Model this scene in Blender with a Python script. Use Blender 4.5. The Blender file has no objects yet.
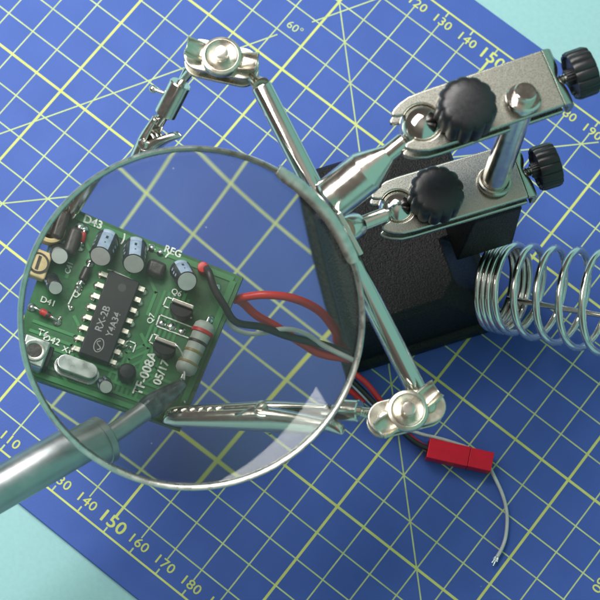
import bpy, bmesh, math, random
from mathutils import Vector as V, Matrix
random.seed(7)
SC = bpy.context.scene
COL = SC.collection
S = 0.01                       # everything below is in centimetres; meshes are written in metres
PI = math.pi

# ------------------------------------------------------------------ camera (solved from the mat's centimetre grid)
CP = V((22.2728, -3.0782, 53.8211))
CR = Matrix(((0.78649723, -0.6042665, 0.12760919), (0.616393, 0.75515031, -0.22317633), (0.03849386, 0.25418498, 0.96638927)))
FPX = 1800.0

def ray(px, py):
    return (CR @ V(((px - 300) / FPX, -(py - 300) / FPX, -1.0)))

def at(px, py, z=0.0):
    d = ray(px, py)
    return CP + d * ((z - CP.z) / d.z)

# magnifier
LC = at(192.5, 319.0, 9.0)
_w = (CP - LC); _az = math.atan2(_w.y, _w.x)
LT = math.radians(21)
LN = V((math.cos(_az) * math.sin(LT), math.sin(_az) * math.sin(LT), math.cos(LT)))
LF = 19.3
LR = 4.43

RG, RC, ET = 4.3, 18.6, .16     # lens radius, curvature of both faces, edge thickness
_D = math.sqrt(RC * RC - RG * RG) - ET / 2
LCF, LCB = LC - LN * _D, LC + LN * _D

def _refr(d, n, eta):
    c = -d.dot(n); return d * eta + n * (eta * c - math.sqrt(1 - eta * eta * (1 - c * c)))

def lens_at(px, py, z):        # where a point seen through the magnifier really is
    d = ray(px, py).normalized()
    b = (CP - LCF).dot(d); k = max(0, b * b - (CP - LCF).length_squared + RC * RC)
    p = CP + d * (-b - math.sqrt(k)); d = _refr(d, (p - LCF) / RC, 1 / 1.5)
    b = (p - LCB).dot(d); k = max(0, b * b - (p - LCB).length_squared + RC * RC)
    p = p + d * (-b + math.sqrt(k)); d = _refr(d, (LCB - p) / RC, 1.5)
    return p + d * ((z - p.z) / d.z)

# ------------------------------------------------------------------ mesh builder
def frame(axis, hint=V((0, 0, 1))):
    a = axis.normalized()
    if abs(a.dot(hint.normalized())) > 0.999: hint = V((1, 0, 0))
    x = (hint - a * hint.dot(a)).normalized()
    return x, a.cross(x), a

class G:
    def __init__(s): s.v = []; s.f = []; s.m = []; s.cur = 0
    def add(s, vs, fs):
        o = len(s.v); s.v += [V(p) for p in vs]
        for f in fs: s.f.append([o + i for i in f]); s.m.append(s.cur)
        return s
    def box(s, c, ax, h):
        X, Y, Z = ax
        vs = [c + X * (h[0] * i) + Y * (h[1] * j) + Z * (h[2] * k) for i in (-1, 1) for j in (-1, 1) for k in (-1, 1)]
        return s.add(vs, [(0, 1, 3, 2), (4, 6, 7, 5), (0, 4, 5, 1), (2, 3, 7, 6), (0, 2, 6, 4), (1, 5, 7, 3)])
    def lathe(s, p0, axis, prof, n=40, caps=True, wob=None, hint=V((0, 0, 1))):
        x, y, a = frame(axis, hint)
        vs = []; fs = []
        for (r, h) in prof:
            for i in range(n):
                t = 2 * PI * i / n
                rr = r * (wob(t, h) if wob else 1)
                vs.append(p0 + a * h + x * (rr * math.cos(t)) + y * (rr * math.sin(t)))
        for k in range(len(prof) - 1):
            for i in range(n):
                j = (i + 1) % n
                fs.append((k * n + i, k * n + j, (k + 1) * n + j, (k + 1) * n + i))
        if caps:
            fs.append(tuple(range(n - 1, -1, -1))); fs.append(tuple((len(prof) - 1) * n + i for i in range(n)))
        return s.add(vs, fs)
    def cyl(s, p0, p1, r0, r1=None, n=40, bev=0.0):
        r1 = r0 if r1 is None else r1
        L = (p1 - p0).length
        pr = [(r0, 0), (r1, L)]
        if bev: pr = [(r0 - bev, 0), (r0 - bev * .3, bev * .3), (r0, bev), (r1, L - bev), (r1 - bev * .3, L - bev * .3), (r1 - bev, L)]
        return s.lathe(p0, p1 - p0, pr, n)
    def sphere(s, c, r, n=40, m=20, sq=1.0, axis=V((0, 0, 1))):
        pr = [(max(1e-4, r * math.sin(PI * k / m)), -r * sq * math.cos(PI * k / m)) for k in range(m + 1)]
        return s.lathe(c, axis, pr, n)
    def tube(s, pts, r, n=16, caps=True):
        pts = [V(p) for p in pts]
        N = len(pts)
        T = []
        for i in range(N):
            T.append((pts[min(i + 1, N - 1)] - pts[max(i - 1, 0)]).normalized())
        x = frame(T[0])[0]
        vs = []; fs = []
        for i in range(N):
            x = (x - T[i] * x.dot(T[i])).normalized(); y = T[i].cross(x)
            rr = r(i / (N - 1)) if callable(r) else r
            for k in range(n):
                t = 2 * PI * k / n
                vs.append(pts[i] + x * (rr * math.cos(t)) + y * (rr * math.sin(t)))
        for i in range(N - 1):
            for k in range(n):
                j = (k + 1) % n
                fs.append((i * n + k, i * n + j, (i + 1) * n + j, (i + 1) * n + k))
        if caps:
            fs.append(tuple(range(n - 1, -1, -1))); fs.append(tuple((N - 1) * n + i for i in range(n)))
        return s.add(vs, fs)
    def prism(s, o, X, Y, Z, poly, h):      # polygon in the X,Y plane, from o up along Z by h
        n = len(poly)
        b = [o + X * p[0] + Y * p[1] for p in poly]
        t = [p + Z * h for p in b]
        ar = sum(poly[i][0] * poly[(i + 1) % n][1] - poly[(i + 1) % n][0] * poly[i][1] for i in range(n))
        if (ar < 0): b.reverse(); t.reverse()
        fs = [tuple(range(n - 1, -1, -1)), tuple(range(n, 2 * n))] + [(i, (i + 1) % n, n + (i + 1) % n, n + i) for i in range(n)]
        return s.add(b + t, fs)
    def grid(s, rows):                       # rows of points
        m = len(rows[0]); vs = [p for r in rows for p in r]
        fs = [(i * m + j, i * m + j + 1, (i + 1) * m + j + 1, (i + 1) * m + j) for i in range(len(rows) - 1) for j in range(m - 1)]
        return s.add(vs, fs)
    def build(s, name, mats, parent, ang=35, bevel=0.0, solid=0.0, seg=2):
        me = bpy.data.meshes.new(name)
        o0 = ORG[0]
        me.from_pydata([tuple((p - o0) * S) for p in s.v], [], s.f)
        if not isinstance(mats, (list, tuple)): mats = [mats]
        for m in mats: me.materials.append(m)
        for p, mi in zip(me.polygons, s.m): p.material_index = mi; p.use_smooth = True
        bm = bmesh.new(); bm.from_mesh(me); bmesh.ops.recalc_face_normals(bm, faces=bm.faces); bm.to_mesh(me); bm.free()
        if ang is not None: me.set_sharp_from_angle(angle=math.radians(ang))
        ob = bpy.data.objects.new(name, me); COL.objects.link(ob)
        if parent is not None: ob.parent = parent
        else: ob.location = o0 * S
        if solid:
            md = ob.modifiers.new('thickness', 'SOLIDIFY'); md.thickness = solid * S; md.offset = 0
        if bevel:
            md = ob.modifiers.new('bevel', 'BEVEL'); md.width = bevel * S; md.segments = seg; md.limit_method = 'ANGLE'; md.angle_limit = math.radians(40); md.harden_normals = True
        return ob

ORG = [V((0, 0, 0))]
def thing(name, label, cat, org):
    ORG[0] = V(org)
    o = bpy.data.objects.new(name, None); COL.objects.link(o); o.location = ORG[0] * S
    o.empty_display_size = .01; o['label'] = label; o['category'] = cat
    return o

def spline(pts, n=12):          # Catmull-Rom
    pts = [V(p) for p in pts]; out = []
    P = [pts[0] * 2 - pts[1]] + pts + [pts[-1] * 2 - pts[-2]]
    for i in range(1, len(P) - 2):
        a, b, c, d = P[i - 1], P[i], P[i + 1], P[i + 2]
        for k in range(n):
            t = k / n
            out.append(0.5 * (2 * b + (c - a) * t + (2 * a - 5 * b + 4 * c - d) * t * t + (3 * b - a - 3 * c + d) * t ** 3))
    out.append(pts[-1]); return out

def arc(cx, cy, r, a0, a1, n=12):
    return [(cx + r * math.cos(math.radians(a0 + (a1 - a0) * i / n)), cy + r * math.sin(math.radians(a0 + (a1 - a0) * i / n))) for i in range(n + 1)]

# ------------------------------------------------------------------ materials
def mat(name, col, rough=.5, metal=0., noise=0., nscale=400., bump=0., bscale=600., rvar=0., spec=.5, detail=3., coat=0.):
    m = bpy.data.materials.new(name); m.use_nodes = True
    nt = m.node_tree; b = nt.nodes['Principled BSDF']; N = nt.nodes.new; L = nt.links.new
    b.inputs['Base Color'].default_value = (*col, 1); b.inputs['Roughness'].default_value = rough; b.inputs['Metallic'].default_value = metal
    b.inputs['Specular IOR Level'].default_value = spec
    if coat: b.inputs['Coat Weight'].default_value = coat
    tc = N('ShaderNodeTexCoord')
    if noise or rvar:
        t = N('ShaderNodeTexNoise'); t.inputs['Scale'].default_value = nscale; t.inputs['Detail'].default_value = detail
        L(tc.outputs['Object'], t.inputs['Vector'])
        if noise:
            r = N('ShaderNodeValToRGB'); r.color_ramp.elements[0].position = .3; r.color_ramp.elements[1].position = .7
            r.color_ramp.elements[0].color = (*[c * (1 - noise) for c in col], 1); r.color_ramp.elements[1].color = (*[min(1, c * (1 + noise)) for c in col], 1)
            L(t.outputs['Fac'], r.inputs['Fac']); L(r.outputs['Color'], b.inputs['Base Color'])
        if rvar:
            mr = N('ShaderNodeMapRange'); mr.inputs[1].default_value = .3; mr.inputs[2].default_value = .7
            mr.inputs[3].default_value = max(0.02, rough - rvar); mr.inputs[4].default_value = rough + rvar
            L(t.outputs['Fac'], mr.inputs[0]); L(mr.outputs[0], b.inputs['Roughness'])
    if bump:
        t2 = N('ShaderNodeTexNoise'); t2.inputs['Scale'].default_value = bscale; t2.inputs['Detail'].default_value = 4
        L(tc.outputs['Object'], t2.inputs['Vector'])
        bp = N('ShaderNodeBump'); bp.inputs['Strength'].default_value = bump; bp.inputs['Distance'].default_value = .0006
        L(t2.outputs['Fac'], bp.inputs['Height']); L(bp.outputs['Normal'], b.inputs['Normal'])
    return m

CHROME = mat('polished_steel', (.66, .64, .60), .10, 1, rvar=.04, nscale=300, bump=.015, bscale=900)
SATIN = mat('turned_steel', (.74, .70, .64), .2, 1, rvar=.06, nscale=500, bump=.03, bscale=900)
PLATE = mat('nickel_plate', (.53, .52, .46), .28, 1, noise=.06, nscale=3200, rvar=.04, bump=.028, bscale=3000)
JOINTM = mat('nickel_joint', (.64, .60, .51), .30, 1, noise=.06, nscale=400, rvar=.08, bump=.06, bscale=700)
CAST = mat('black_cast_iron', (.005, .005, .0055), .38, 0, noise=.4, nscale=2000, bump=.8, bscale=2100, rvar=.16, spec=.28)
KNOB = mat('black_plastic', (.013, .013, .016), .36, 0, rvar=.05, nscale=900, bump=.04, bscale=1800)
IRON = mat('iron_barrel_steel', (.37, .40, .41), .40, 1, noise=.08, nscale=220, rvar=.05, bump=.04, bscale=500)
TIP = mat('tinned_tip', (.11, .14, .15), .28, .8, noise=.4, nscale=500, bump=.2, bscale=900)
SOLDER = mat('solder', (.70, .70, .68), .25, 1, bump=.3, bscale=900)
PCBM = mat('solder_mask_green', (.008, .098, .024), .33, 0, noise=.4, nscale=110, rvar=.08, bump=.05, bscale=900)
TRACE = mat('masked_trace', (.028, .18, .052), .34, 0, noise=.12, nscale=200)
EDGE = mat('board_edge', (.20, .26, .07), .6)
SILK = mat('white_silkscreen', (.62, .68, .62), .6, 0, noise=.35, nscale=1400)
CHIPM = mat('chip_epoxy', (.014, .014, .017), .42, 0, rvar=.06, nscale=700, bump=.03, bscale=1500, spec=.25)
CHIPT = mat('chip_print', (.26, .26, .27), .6, 0, noise=.3, nscale=900)
PIN = mat('tin_pin', (.78, .74, .64), .3, 1, bump=.2, bscale=700)
SLEEVE = mat('dark_sleeve', (.018, .02, .026), .3, 0)
STRIPE = mat('pale_stripe', (.32, .40, .52), .4, 0, noise=.25, nscale=400)
CAPTOP = mat('aluminium_top', (.62, .62, .60), .42, .6, noise=.08, nscale=500)
CRYST = mat('crystal_can', (.50, .54, .52), .3, 1, noise=.1, nscale=300, rvar=.08)
RESIST = mat('resistor_ceramic', (.30, .34, .31), .5, 0, noise=.12, nscale=300, bump=.1, bscale=900)
REDB = mat('red_band', (.40, .02, .02), .45)
BLACKB = mat('black_band', (.012, .012, .012), .45)
GOLDB = mat('gold_band', (.22, .17, .07), .4, .2)
BEIGE = mat('beige_ceramic', (.52, .42, .22), .5, 0, noise=.2, nscale=400)
BROWN = mat('dark_epoxy', (.022, .016, .014), .4, 0, noise=.4, nscale=400, bump=.2, bscale=700)
REDW = mat('red_insulation', (.52, .018, .018), .38, 0, noise=.08, nscale=300)
BLACKW = mat('black_insulation', (.014, .014, .016), .42)
WHITEW = mat('white_insulation', (.48, .50, .48), .45, 0, noise=.1, nscale=300)
REDP = mat('red_plastic', (.62, .006, .028), .36, 0, noise=.07, nscale=200, bump=.1, bscale=500, spec=.28)
PRINT = mat('yellow_print', (.54, .60, .18), .65, 0, noise=.08, nscale=120, spec=.2)
PRINTT = mat('pale_yellow_print', (.46, .56, .25), .65, 0, noise=.10, nscale=160, spec=.2)
TABLE = mat('teal_table', (.275, .50, .515), .6, 0, noise=.035, nscale=700, bump=.06, bscale=1500, spec=.3)

# cutting mat: deep blue vinyl with fine grain, faint scuffs and dust specks
MATM = bpy.data.materials.new('blue_vinyl'); MATM.use_nodes = True
nt = MATM.node_tree; b = nt.nodes['Principled BSDF']; N = nt.nodes.new; L = nt.links.new
tc = N('ShaderNodeTexCoord')
n1 = N('ShaderNodeTexNoise'); n1.inputs['Scale'].default_value = 60; n1.inputs['Detail'].default_value = 6; L(tc.outputs['Object'], n1.inputs['Vector'])
cr = N('ShaderNodeValToRGB'); cr.color_ramp.elements[0].color = (.041, .092, .345, 1); cr.color_ramp.elements[1].color = (.049, .106, .385, 1)
cr.color_ramp.elements[0].position = .3; cr.color_ramp.elements[1].position = .7
L(n1.outputs['Fac'], cr.inputs['Fac'])
vo = N('ShaderNodeTexVoronoi'); vo.inputs['Scale'].default_value = 62; L(tc.outputs['Object'], vo.inputs['Vector'])
sx = N('ShaderNodeSeparateXYZ'); L(vo.outputs['Color'], sx.inputs[0])
sz = N('ShaderNodeMath'); sz.operation = 'MULTIPLY_ADD'; L(sx.outputs[0], sz.inputs[0]); sz.inputs[1].default_value = .045; sz.inputs[2].default_value = -.022
lt = N('ShaderNodeMath'); lt.operation = 'LESS_THAN'; L(vo.outputs['Distance'], lt.inputs[0]); L(sz.outputs[0], lt.inputs[1])
mx = N('ShaderNodeMix'); mx.data_type = 'RGBA'; mf = N('ShaderNodeMath'); mf.operation = 'MULTIPLY'; mf.inputs[1].default_value = .35
L(lt.outputs[0], mf.inputs[0]); L(mf.outputs[0], mx.inputs[0]); L(cr.outputs[0], mx.inputs[6]); mx.inputs[7].default_value = (.5, .6, .75, 1)
L(mx.outputs[2], b.inputs['Base Color'])
b.inputs['Roughness'].default_value = .55; b.inputs['Specular IOR Level'].default_value = .22
n2 = N('ShaderNodeTexNoise'); n2.inputs['Scale'].default_value = 2200; L(tc.outputs['Object'], n2.inputs['Vector'])
bp = N('ShaderNodeBump'); bp.inputs['Strength'].default_value = .2; bp.inputs['Distance'].default_value = .0003
L(n2.outputs['Fac'], bp.inputs['Height']); L(bp.outputs[0], b.inputs['Normal'])

RIM = mat('rim_steel', (.60, .60, .56), .3, 1, noise=.1, nscale=400, rvar=.08, bump=.05, bscale=900)
COILM = mat('coil_wire', (.80, .79, .75), .16, 1, rvar=.05, nscale=300)
GLASS = bpy.data.materials.new('magnifier_glass'); GLASS.use_nodes = True
nt = GLASS.node_tree; nt.nodes.clear()
g = nt.nodes.new('ShaderNodeBsdfGlass'); g.inputs['IOR'].default_value = 1.5; g.inputs['Roughness'].default_value = 0.0
g.inputs['Color'].default_value = (.915, .92, .905, 1)
df = nt.nodes.new('ShaderNodeBsdfDiffuse'); df.inputs['Color'].default_value = (.75, .78, .76, 1)
tc = nt.nodes.new('ShaderNodeTexCoord'); n1 = nt.nodes.new('ShaderNodeTexNoise'); n1.inputs['Scale'].default_value = 38; n1.inputs['Detail'].default_value = 8
nt.links.new(tc.outputs['Object'], n1.inputs['Vector'])
m1 = nt.nodes.new('ShaderNodeMapRange'); m1.inputs[1].default_value = .3; m1.inputs[2].default_value = .8; m1.inputs[3].default_value = .003; m1.inputs[4].default_value = .013
nt.links.new(n1.outputs['Fac'], m1.inputs[0])
vo = nt.nodes.new('ShaderNodeTexVoronoi'); vo.inputs['Scale'].default_value = 190; nt.links.new(tc.outputs['Object'], vo.inputs['Vector'])
sx = nt.nodes.new('ShaderNodeSeparateXYZ'); nt.links.new(vo.outputs['Color'], sx.inputs[0])
sz = nt.nodes.new('ShaderNodeMath'); sz.operation = 'MULTIPLY_ADD'; nt.links.new(sx.outputs[0], sz.inputs[0]); sz.inputs[1].default_value = .16; sz.inputs[2].default_value = -.11
lt = nt.nodes.new('ShaderNodeMath'); lt.operation = 'LESS_THAN'; nt.links.new(vo.outputs['Distance'], lt.inputs[0]); nt.links.new(sz.outputs[0], lt.inputs[1])
ma = nt.nodes.new('ShaderNodeMath'); ma.operation = 'MULTIPLY_ADD'; ma.inputs[1].default_value = .22; nt.links.new(lt.outputs[0], ma.inputs[0]); nt.links.new(m1.outputs[0], ma.inputs[2])
mxs = nt.nodes.new('ShaderNodeMixShader'); nt.links.new(ma.outputs[0], mxs.inputs[0]); nt.links.new(g.outputs[0], mxs.inputs[1]); nt.links.new(df.outputs[0], mxs.inputs[2])
o = nt.nodes.new('ShaderNodeOutputMaterial'); nt.links.new(mxs.outputs[0], o.inputs[0])

# ------------------------------------------------------------------ text
def text_geo(g, txt, o, X, Y, size, align='CENTER', bold=0.0, spacing=1.0, sx=1.0):
    c = bpy.data.curves.new('t', 'FONT'); c.body = txt; c.size = size; c.align_x = align; c.align_y = 'CENTER'; c.space_character = spacing
    c.resolution_u = 3
    ob = bpy.data.objects.new('t', c); COL.objects.link(ob)
    dg = bpy.context.evaluated_depsgraph_get(); dg.update()
    me = bpy.data.meshes.new_from_object(ob.evaluated_get(dg))
    n_ = X.cross(Y).normalized()
    for k, (ox, oy) in enumerate([(0, 0)] if not bold else [(0, 0), (-1.3, 0), (1.3, 0), (0, -1), (0, 1)]):   # heavier strokes: shifted passes, each a hair above the last
        g.add([o + X * (v.co.x * sx + ox * bold) + Y * (v.co.y + oy * bold) + n_ * (.0005 * k) for v in me.vertices], [tuple(p.vertices) for p in me.polygons])
    bpy.data.objects.remove(ob); bpy.data.curves.remove(c); bpy.data.meshes.remove(me)

EX, EY, EZ = V((1, 0, 0)), V((0, 1, 0)), V((0, 0, 1))

# ------------------------------------------------------------------ setting
ORG[0] = V((14, 10, -.13))
g = G(); g.add([(-150, -150, -.13), (180, -150, -.13), (180, 170, -.13), (-150, 170, -.13)], [(0, 1, 2, 3)])
tb = g.build('tabletop', TABLE, None); tb['kind'] = 'structure'

mt = thing('cutting_mat', 'blue self-healing cutting mat with yellow centimetre grid lying on the teal table', 'cutting mat', (14, 10, -.13))
g = G()
poly = []
for cx, cy, a in ((28.55, 20.45, 0), (-.55, 20.45, 90), (-.55, -.45, 180), (28.55, -.45, 270)): poly += arc(cx, cy, .4, a, a + 90, 8)
g.prism(V((0, 0, -.13)), EX, EY, EZ, poly, .13)
g.build('mat_sheet', MATM, mt, bevel=.04)
g = G()
ZP = .003
def line(p, q, w, z=ZP):
    g.cur = 0 if w > .055 else 1
    p = V((p[0], p[1], z)); q = V((q[0], q[1], z)); d = (q - p).normalized(); n = V((-d.y, d.x, 0)) * w / 2
    g.add([p - n, q - n, q + n, p + n], [(0, 1, 2, 3)])
for u in range(1, 28):
    w = .080 if u % 5 == 0 else .042
    line((u, .62), (u, 19.42), w)
    for e in (.05, 19.95):
        s = 1 if e < 1 else -1
        line((u, e), (u, e + s * .2), .05)
for v in range(1, 20):
    line((.62, v), (27.4, v),   .080 if v % 5 == 0 else .042, ZP + .0008)
line((.05, .05), (27.95, .05), .06, ZP + .0016); line((.05, 19.95), (27.95, 19.95), .06, ZP + .0016)
line((.05, .05), (.05, 19.95), .06, ZP + .0024); line((27.95, .05), (27.95, 19.95), .06, ZP + .0024)
line((.6, .6), (19.4, 19.4), .042, ZP + .0032); line((27.4, .6), (9, 19), .042, ZP + .0032)
t60 = math.tan(math.radians(60))
line((.6, .6 * t60), (9.15, 9.15 * t60), .042, ZP + .004); line((9.75, 9.75 * t60), (11.2, 11.2 * t60), .042, ZP + .004)
g.build('printed_grid', [PRINT, PRINTT], mt, ang=None)
for v in (.43, 19.57):
    g = G()
    for u in range(1, 28):
        big = u % 5 == 0
        text_geo(g, str(u * 10), V((u + .02, v + (.02 if v < 1 else -.03), ZP + .005)), EX, EY, .54 if big else .41, bold=.009 if big else .004, sx=1.13, spacing=1.04)
    g.build('edge_numbers', PRINT, mt, ang=None)
for u in (.42, 27.58):
    g = G()
    for v in range(1, 20):
        big = v % 5 == 0
        text_geo(g, str(v * 10), V((u, v, ZP + .005)), EY * -1 if u > 14 else EY, EX if u > 14 else EX * -1, .54 if big else .41, bold=.009 if big else .004, sx=1.13, spacing=1.04)
    g.build('edge_numbers', PRINT, mt, ang=None)
g = G()
p60 = V((math.cos(PI / 3), math.sin(PI / 3), 0)) * 18.9; p60.z = ZP + .005
text_geo(g, '60°', p60, EX, EY, .38, bold=.001, sx=1.1)
g.build('angle_mark', PRINTT, mt, ang=None)

# ------------------------------------------------------------------ helping hand stand
hh = thing('helping_hand_stand', 'third-hand soldering stand of chromed arms with clips and round magnifier on black cast base', 'soldering stand', at(430, 270, 0))

# ---- base
B0 = at(296, 393, 0); B1 = at(503, 328, 0)
e1 = (B1 - B0).normalized(); e2 = V((-e1.y, e1.x, 0))
W = (B1 - B0).length
HB = 3.4
TLp = at(318, 164, HB)
LEN = (TLp - B0).dot(e2) + .25
g = G()
SPC = at(489, 285, 1.75)
bx = (SPC - B0).dot(e1); by_ = (SPC - B0).dot(e2)
def base_ring(x0, x1, y0, y1, z, c, recess):
    n1 = by_ + 1.4                       # the front right corner is cut back above the flange, where the coil sits
    xr = min(x1 - .02, bx - .35 - .58 * (z - 1.75)) if recess else x1
    pts = [(x0 + c, y0), (xr - c, y0), (xr, y0 + c), (xr, n1), (x1, n1 + .12), (x1, y1 - c), (x1 - c, y1), (x0 + c, y1), (x0, y1 - c), (x0, y0 + c)]
    return [B0 + e1 * x + e2 * y + EZ * z for x, y in pts]
rings = [base_ring(0, W, 0, LEN, 0, .45, 0), base_ring(0, W, 0, LEN, .50, .45, 0), base_ring(.07, W - .07, .07, LEN - .07, .60, .45, 0),
         base_ring(.22, W - .22, .22, LEN - .2, .66, .45, 1), base_ring(.42, W - .36, .5, LEN - .3, HB - .25, .5, 1), base_ring(.60, W - .5, .72, LEN - .45, HB, .5, 1)]
K_ = 10
vs = [p for r in rings for p in r]; fs = [tuple(range(K_ - 1, -1, -1)), tuple(5 * K_ + i for i in range(K_))]
for k in range(5):
    for i in range(K_): fs.append((k * K_ + i, k * K_ + (i + 1) % K_, (k + 1) * K_ + (i + 1) % K_, (k + 1) * K_ + i))
g.add(vs, fs)
# raised block under the lower clamp
PB = at(495, 180, 7.5); PB0 = V((PB.x, PB.y, HB))
bo = V((PB.x, PB.y, HB - .05))
vs = [bo + e1 * (sx * k) + e2 * (sy * k) + EZ * h for k, h in ((.88, 0), (.72, 3.1), (.62, 3.2)) for sx, sy in ((-1, -1), (1, -1), (1, 1), (-1, 1))]
g.add(vs, [(3, 2, 1, 0), (8, 9, 10, 11)] + [(k * 4 + i, k * 4 + (i + 1) % 4, k * 4 + 4 + (i + 1) % 4, k * 4 + 4 + i) for k in range(2) for i in range(4)])
base = g.build('base', CAST, hh, ang=40, bevel=.14, seg=4)
base['label'] = 'black textured cast iron base'

# ---- clamps
def clamp(ball_px, end_px, z, zend, kn_px, kn_h, kn_r, ps, width, bolt_px, label):
    """two forked plates, ball socket at the left end and a bent end wall at the right"""
    Cb = at(*ball_px, z); Ce = at(*end_px, zend)
    A = (Ce - Cb); LN_ = A.length; A.normalize()
    Bv = EZ.cross(A).normalized(); U = A.cross(Bv)
    hw = width / 2; th = .17; gap = .40
    gm = G()
    k = ps
    out = [(LN_ - .12, hw), (.25 * k, hw)] + [(-.1 * k, hw * .97), (-.38 * k, hw * .86), (-.56 * k, hw * .74)] \
        + [(-.66 * k, hw * .64), (-.66 * k, hw * .52), (-.56 * k, hw * .46)]
    hr = .50 * k
    a0 = math.degrees(math.acos(-.74))
    out += [(hr * math.cos(math.radians(a0 - (2 * a0) * i / 28)), hr * math.sin(math.radians(a0 - (2 * a0) * i / 28))) for i in range(29)]
    out += [(-.56 * k, -hw * .46), (-.66 * k, -hw * .52), (-.66 * k, -hw * .64), (-.56 * k, -hw * .74), (-.38 * k, -hw * .86), (-.1 * k, -hw * .97), (.25 * k, -hw), (LN_ - .12, -hw)]
    gm.prism(Cb + U * (gap / 2), A, Bv, U, out, th)
    pl = gm.build('clamp_plate', PLATE, hh, bevel=.05, seg=3); pl['label'] = label
    g2 = G(); g2.prism(Cb - U * (gap / 2 + th), A, Bv, U, [(p + .08 if p > 1.5 else p, q) for p, q in out], th)
    g2.build('clamp_plate', PLATE, hh, bevel=.05, seg=3)
    # bent end wall with a dent for the screw
    rows = []
    prof = [(-.12, 0)] + [(-.12 + .24 * math.sin(math.radians(a)), -.24 + .24 * math.cos(math.radians(a))) for a in range(15, 91, 15)] + [(.12, -.45), (.12, -.62), (.10, -.68)]
    for (pa, pz) in prof:
        r = []
        for i in range(25):
            bb = -hw + 2 * hw * i / 24
            dent = .13 * math.exp(-(bb / .22) ** 2) * min(1, max(0, (pa + .12) / .24))
            r.append(Cb + A * (LN_ + pa - dent) + Bv * bb + U * (gap / 2 + th * .5 + pz))
        rows.append(r)
    g3 = G(); g3.grid(rows); g3.build('clamp_end', PLATE, hh, ang=60, solid=.15, bevel=.03)
    # ball
    g4 = G(); g4.sphere(Cb, .57 * k, 48, 28); bl = g4.build('socket_ball', CHROME, hh, ang=180)
    # scalloped clamping knob
    kt = at(*kn_px, z + gap / 2 + th + kn_h); k0 = kt - U * kn_h
    g5 = G()
    nl = 13
    def wob(t, h):
        return 1 + .115 * (abs(math.cos(nl * t / 2)) ** .7 - .75) * (1 if h < kn_h * .8 else .7 if h < kn_h * .88 else .25 if h < kn_h * .95 else 0)
    pr = [(kn_r * .86, .06), (kn_r * .98, .1), (kn_r, .22), (kn_r * .99, kn_h * .7), (kn_r * .96, kn_h * .82), (kn_r * .88, kn_h * .91), (kn_r * .72, kn_h * .96), (kn_r * .4, kn_h * .99), (kn_r * .02, kn_h)]
    g5.lathe(k0, U, pr, 240, wob=wob)
    kb = g5.build('clamping_knob', KNOB, hh, ang=50)
    # knob's stud
    g5b = G(); g5b.cyl(k0 - U * (gap + th * 2 + .1), k0 + U * .08, .19, n=24); g5b.build('stud', SATIN, kb)
    # end screw and its knob
    sc = Cb + A * (LN_ + .1) - U * .12
    ax = (A + U * .04).normalized()
    g6 = G()
    pts = [(.115 + .022 * (i % 2), .035 * i) for i in range(20)]
    g6.lathe(sc - ax * .1, ax, pts, 20)
    g7 = G()
    r7 = kn_r * .84
    wob7 = lambda t, h: 1 + .07 * (abs(math.cos(7 * t)) ** .6 - .7)
    pr7 = [(r7 * .32, .22), (r7 * .34, .42), (r7 * .8, .43), (r7 * .86, .36), (r7 * .96, .36), (r7, .44), (r7 * 1.0, .86), (r7 * .95, .95), (r7 * .7, 1.0), (r7 * .02, 1.0)]
    g7.lathe(sc, ax, pr7, 224, wob=wob7)
    ek = g7.build('end_knob', KNOB, hh, ang=40); g6.build('screw_thread', SATIN, ek, ang=20)
    return Cb, A, Bv, U, gap / 2 + th

ZU, ZL = 10.4, 7.0
UC = clamp((421, 127), (555, 81), ZU, ZU, (469, 101), 1.1, .76, 1.0, 1.6, None, 'upper clamp plate, forked round a chrome ball')
LCm = clamp((397, 210), (521, 173), ZL, ZL, (438, 189), .95, .74, .93, 1.62, None, 'lower clamp plate, partly under the upper one')
# post from the base through both clamps with its cap
pt = at(527, 88, ZU + .95)
pb = at(495, 180, ZL + .5)
pd = (pt - pb).normalized()
g = G(); g.cyl(pb - pd * .75, pt - pd * .5, .36, n=48); g.build('post', SATIN, hh)
g = G()
g.lathe(pt - pd * .56, pd, [(.46, .08), (.46, .17), (.41, .215), (.30, .22), (.295, .42), (.265, .45), (.1, .455), (.02, .455)], 48)
cap = g.build('post_cap', SATIN, hh, ang=16)
g = G(); g.lathe(pb - pd * .02, pd, [(.46, -.12), (.48, -.03), (.45, .02), (.40, .03), (.37, .0)], 48, caps=False); g.build('post_collar', PLATE, hh)

# ---- crossbar and the socket that holds it
ZR0, ZR1 = 9.3, 7.4
R0 = at(261, 86, ZR0); R1 = at(419, 394, ZR1); rd = (R1 - R0).normalized()
g = G(); g.cyl(R0, R1,   .285, n=48, bev=.05); g.build('crossbar', CHROME, hh)
PE = at(331, 199.5, 9.05); Bu = UC[0]
ad = (PE - Bu).normalized(); Ltot = (PE - Bu).length
g = G()
g.lathe(Bu, ad, [(.2, .45), (.225, .52), (.235, .6), (.24, Ltot * .36), (.27, Ltot * .38), (.555, Ltot * .585), (.575, Ltot * .60), (.58, Ltot * .62), (.58, Ltot - .07), (.56, Ltot - .01), (.52, Ltot + .01)], 64)
g.build('arm_socket', SATIN, hh, ang=12)

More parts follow.
